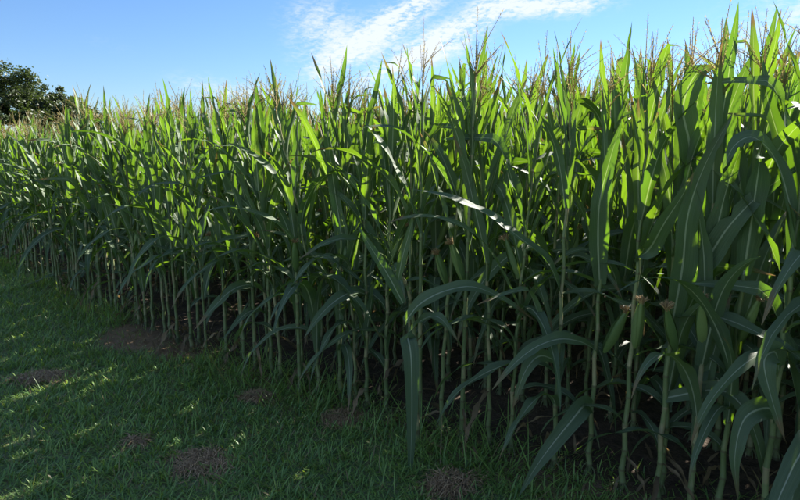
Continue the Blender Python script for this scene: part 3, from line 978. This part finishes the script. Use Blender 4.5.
CLUMPS = [  # photo x, y, radius (m), height, label, loose
    (43, 379, 0.19, 0.022, 'flat reddish brown patch of dry grass cuttings near the left edge of the lawn'),
    (257, 399, 0.12, 0.050, 'rounded brown dry grass clump beside the front corn stalks'),
    (202, 463, 0.18, 0.022, 'reddish brown dry grass clump on the lawn near the bottom of the picture'),
    (136, 444, 0.07, 0.035, 'small brown dry tuft alone in the middle of the lawn'),
    (343, 420, 0.14, 0.024, 'dark brown dry grass clump in tall grass left of the hanging leaf'),
    (450, 486, 0.16, 0.065, 'big straw coloured dry grass clump at the bottom right of the hanging leaf'),
]
clump_xy = [(pix_ground(c[0], c[1]), c[2]) for c in CLUMPS]

def lawn_sampler(n):
    out = []
    X = rng.uniform(-9.0, 2.6, n * 2); Y = rng.uniform(0.9, 11.5, n * 2)
    D = (Y - (3.42 - 0.718 * X + 0.028 * X * X)) * 0.78
    dist = np.hypot(X, Y)
    for x, y, d, ds in zip(X, Y, D, dist):
        if d > 0.30 or d < -3.4: continue
        nz = mnoise.noise(Vector((x * 1.9, y * 1.9, 3)))
        if d > -0.30 and random.random() < (d + 0.30) * 1.7 + nz * 0.4: continue
        if random.random() > max(0.30, min(1.0, 4.6 / ds)): continue
        if d < -2.1 and random.random() < 0.55: continue
        skip = False
        for (cx, cy), r in clump_xy:
            if (x - cx) ** 2 + (y - cy) ** 2 < (r * 0.95) ** 2 and random.random() < 1.15 - math.hypot(x - cx, y - cy) / r * 0.9: skip = True
        for (cx, cy), r in BARE:
            if (x - cx) ** 2 + (y - cy) ** 2 < r * r and random.random() < 0.93: skip = True
        if skip: continue
        n2 = mnoise.noise(Vector((x * 4.3, y * 4.3, 9)))
        h = random.uniform(0.035, 0.095) * (1.0 + 0.45 * n2)
        if random.random() < 0.04: h *= 1.7
        out.append((x, y, ground_z(x, y) - 0.006, h, random.uniform(0.0040, 0.0088)))
    for k in range(1500):                           # coarse spreading tufts of crabgrass
        x = random.uniform(-7.5, 1.2); d = random.uniform(-2.4, -0.1); y = edge_y(x) + d / 0.78
        if any((x - c[0]) ** 2 + (y - c[1]) ** 2 < r * r * 1.3 for c, r in clump_xy + BARE): continue
        for q in range(random.randint(7, 16)):
            bx, by = x + random.gauss(0, 0.025), y + random.gauss(0, 0.025)
            out.append((bx, by, ground_z(bx, by) - 0.004, random.uniform(0.05, 0.125), random.uniform(0.0045, 0.0085)))
    return np.array(out)
build_blades('lawn_grass', 280000, lawn_sampler, M_GRASS, 'short dark green lawn grass in the shade of the corn', 'grass')

def weed_sampler(n):
    out = []
    for k in range(n):
        x = random.uniform(-8.5, 2.4); d = random.gauss(-0.08, 0.17)
        y = edge_y(x) + d / 0.78
        dens = mnoise.noise(Vector((x * 1.3, y * 1.3, 21))) + (0.25 if -2.2 < x < 0.7 else 0.0)
        if random.random() > (0.42 if x < 0.2 else 0.12) + dens: continue
        if any((x - c[0]) ** 2 + (y - c[1]) ** 2 < r * r * 1.4 for c, r in BARE): continue
        if any((x - c[0]) ** 2 + (y - c[1]) ** 2 < r * r for c, r in clump_xy): continue
        out.append((x, y, ground_z(x, y) - 0.006, random.uniform(0.13, 0.36), random.uniform(0.0035, 0.0075)))
    return np.array(out)
build_blades('weed_grass', 9000, weed_sampler, M_GRASS, 'long unmown grass at the foot of the front corn row', 'grass')

# dry leaf litter and crumbs between the stalks
def litter_sampler(n):
    out = []
    for k in range(n):
        x = random.uniform(-8, 3.0); d = random.uniform(-0.25, 3.0) ** 1.0
        y = edge_y(x) + d / 0.78
        out.append((x, y, ground_z(x, y) + 0.004, random.uniform(0.04, 0.16), random.uniform(0.006, 0.026)))
    for (cx, cy), r in BARE:
        for k in range(420):
            x = cx + random.gauss(0, r * 0.6); y = cy + random.gauss(0, r * 0.6)
            out.append((x, y, ground_z(x, y) + 0.003, random.uniform(0.02, 0.09), random.uniform(0.002, 0.008)))
    return np.array(out)
lit = build_blades('leaf_litter', 2000, litter_sampler, M_DRYLEAF, 'dried leaf litter on the soil between the corn stalks', 'leaf litter')

def build_clump(x, y, rad, hgt, label, seed):
    rnd = random.Random(seed)
    g = Geo()
    wx, wy = pix_ground(x, y)
    gz = ground_z(wx, wy)
    n = int(640 * (rad / 0.15) ** 1.6)
    for k in range(n):
        a = rnd.uniform(0, 6.28)
        r = rad * math.sqrt(rnd.random()) * (0.95 + 0.28 * math.sin(2 * a + seed) + 0.2 * math.sin(5 * a + 2 * seed)) * (1.5 if rnd.random() < 0.08 else 1)
        dome = hgt * max(0.0, 1 - (r / rad) ** 2)
        p = Vector((r * math.cos(a), r * math.sin(a) * 0.8, dome * rnd.uniform(0.2, 1.0) + 0.004))
        b = rnd.uniform(0, 6.28); tilt = rnd.uniform(-0.35, 0.30) if hgt > 0.06 else rnd.uniform(-0.15, 0.15)
        d = Vector((math.cos(b) * math.cos(tilt), math.sin(b) * math.cos(tilt), math.sin(tilt)))
        L = rnd.uniform(0.03, 0.11)
        s, u = frame_of(d)
        w = rnd.uniform(0.0012, 0.0032)
        q = p + d * L * 0.5 + Vector((0, 0, 0.012))
        e = p + d * L; e.z = max(0.002, e.z - 0.008)
        g.add([p - s * w, p + s * w, q + s * w, q - s * w, e], [(0, 1, 2, 3), (3, 2, 4)])
    # matted core under the stalks
    v, f = [], []
    rings, seg = 4, 14
    for i in range(rings + 1):
        for j in range(seg):
            t = i / rings; a = 2 * math.pi * j / seg
            rr = rad * 0.7 * t * rnd.uniform(0.85, 1.1) * (0.95 + 0.28 * math.sin(2 * a + seed))
            v.append(Vector((rr * math.cos(a), rr * math.sin(a) * 0.8, hgt * 0.55 * (1 - t * t) - 0.012 * t + rnd.uniform(-.004, .004))))
    for i in range(rings):
        for j in range(seg):
            f.append((i * seg + j, i * seg + (j + 1) % seg, (i + 1) * seg + (j + 1) % seg, (i + 1) * seg + j))
    g.add(v, f)
    me = g.mesh('dry_grass_clump', [M_STRAW])
    o = link('dry_grass_clump', me, None, (wx, wy, gz))
    o.rotation_euler = (0, 0, rnd.uniform(-0.5, 0.5))
    tag(o, label, 'grass clump', 'dry grass clumps on the lawn')
for k, c in enumerate(CLUMPS):
    build_clump(*c, seed=900 + k)

# ------------------------------------------------------------------ far trees beyond the field
def build_tree(x, y, H, rad, label, seed, nleaf=9000, base=0.25):
    rnd = random.Random(seed); r2 = np.random.default_rng(seed)
    root = bpy.data.objects.new('broadleaf_tree', None); COL.objects.link(root)
    root.location = (x, y, 0)
    tag(root, label, 'tree', 'trees beyond the corn field')
    g = Geo()
    tr = H * 0.026
    trunk = [Vector((0.15 * math.sin(i), 0.12 * math.cos(i * 1.3), -0.3 + H * 0.75 * i / 6)) for i in range(7)]
    tube(g, trunk, [tr * (1.25 if i == 0 else 1 - 0.12 * i) for i in range(7)], 9)
    cl = []
    for k in range(13):
        f = rnd.uniform(base, 0.95); a = rnd.uniform(0, 6.28)
        p0 = trunk[min(6, int(f * 6))]
        rr = rad * rnd.uniform(0.55, 1.0) * math.sqrt(max(0.05, 1 - ((f - 0.5) / 0.62) ** 2))
        e = Vector((rr * math.cos(a), rr * math.sin(a), H * (f * 0.85 + 0.10)))
        mid = p0.lerp(e, 0.5) + Vector((0, 0, 0.4))
        tube(g, [p0, mid, e], [tr * 0.45, tr * 0.28, tr * 0.10], 5, 0, False)
        cl.append((e, rad * rnd.uniform(0.26, 0.44)))
    cl.append((Vector((0, 0, H * 0.92)), rad * 0.36)); cl.append((Vector((0, 0, H * 0.68)), rad * 0.6))
    link('trunk', g.mesh('trunk', [M_BARK]), root)
    # leaf clumps: sub-clusters scattered over each bough
    subs = []
    for c, r in cl:
        for q in range(9):
            d = Vector((rnd.gauss(0, 1), rnd.gauss(0, 1), rnd.gauss(0, 0.8))).normalized()
            subs.append((c + d * r * rnd.uniform(0.5, 1.1), r * rnd.uniform(0.22, 0.42)))
    per = nleaf // len(subs)
    ctr = np.concatenate([np.array(c)[None] + r2.normal(0, 1, (per, 3)) * r * np.array([0.75, 0.75, 0.5]) for c, r in subs])
    k = len(ctr)
    nrm = r2.normal(0, 1, (k, 3)); nrm[:, 2] = np.abs(nrm[:, 2]) + 0.3; nrm /= np.linalg.norm(nrm, axis=1)[:, None]
    t1 = np.cross(nrm, r2.normal(0, 1, (k, 3))); t1 /= np.linalg.norm(t1, axis=1)[:, None]
    t2 = np.cross(nrm, t1)
    sz = r2.uniform(0.12, 0.30, k)[:, None]
    P = np.stack([ctr - t1 * sz, ctr + t2 * sz * 0.55, ctr + t1 * sz, ctr - t2 * sz * 0.55], 1)
    me = bpy.data.meshes.new('crown')
    me.vertices.add(k * 4); me.vertices.foreach_set('co', P.astype(np.float32).ravel())
    me.loops.add(k * 4); me.loops.foreach_set('vertex_index', np.arange(k * 4, dtype=np.int32))
    me.polygons.add(k); me.polygons.foreach_set('loop_start', np.arange(0, k * 4, 4, dtype=np.int32))
    me.materials.append(M_TREE)
    me.update(calc_edges=True)
    link('crown', me, root)

def tree_at(pxx, top, dist, rad, label, seed, n=9000):
    d = pix_dir(pxx, top); s = dist / d.y
    build_tree(d.x * s, dist, CAM_H + d.z * s, rad, label, seed, n)
tree_at(-13, 67, 80, 6.2, 'tallest broadleaf tree cut off by the left edge of the picture', 1, 26000)
tree_at(24, 86, 92, 4.0, 'broadleaf tree with a rounded crown right beside the tallest tree', 2, 17000)
tree_at(58, 95, 88, 4.4, 'low dark flat topped tree behind the corn tassels', 3, 17000)
tree_at(83, 106, 100, 2.8, 'small far tree at the right end of the tree line', 4, 9000)

print('objects', len(bpy.data.objects))
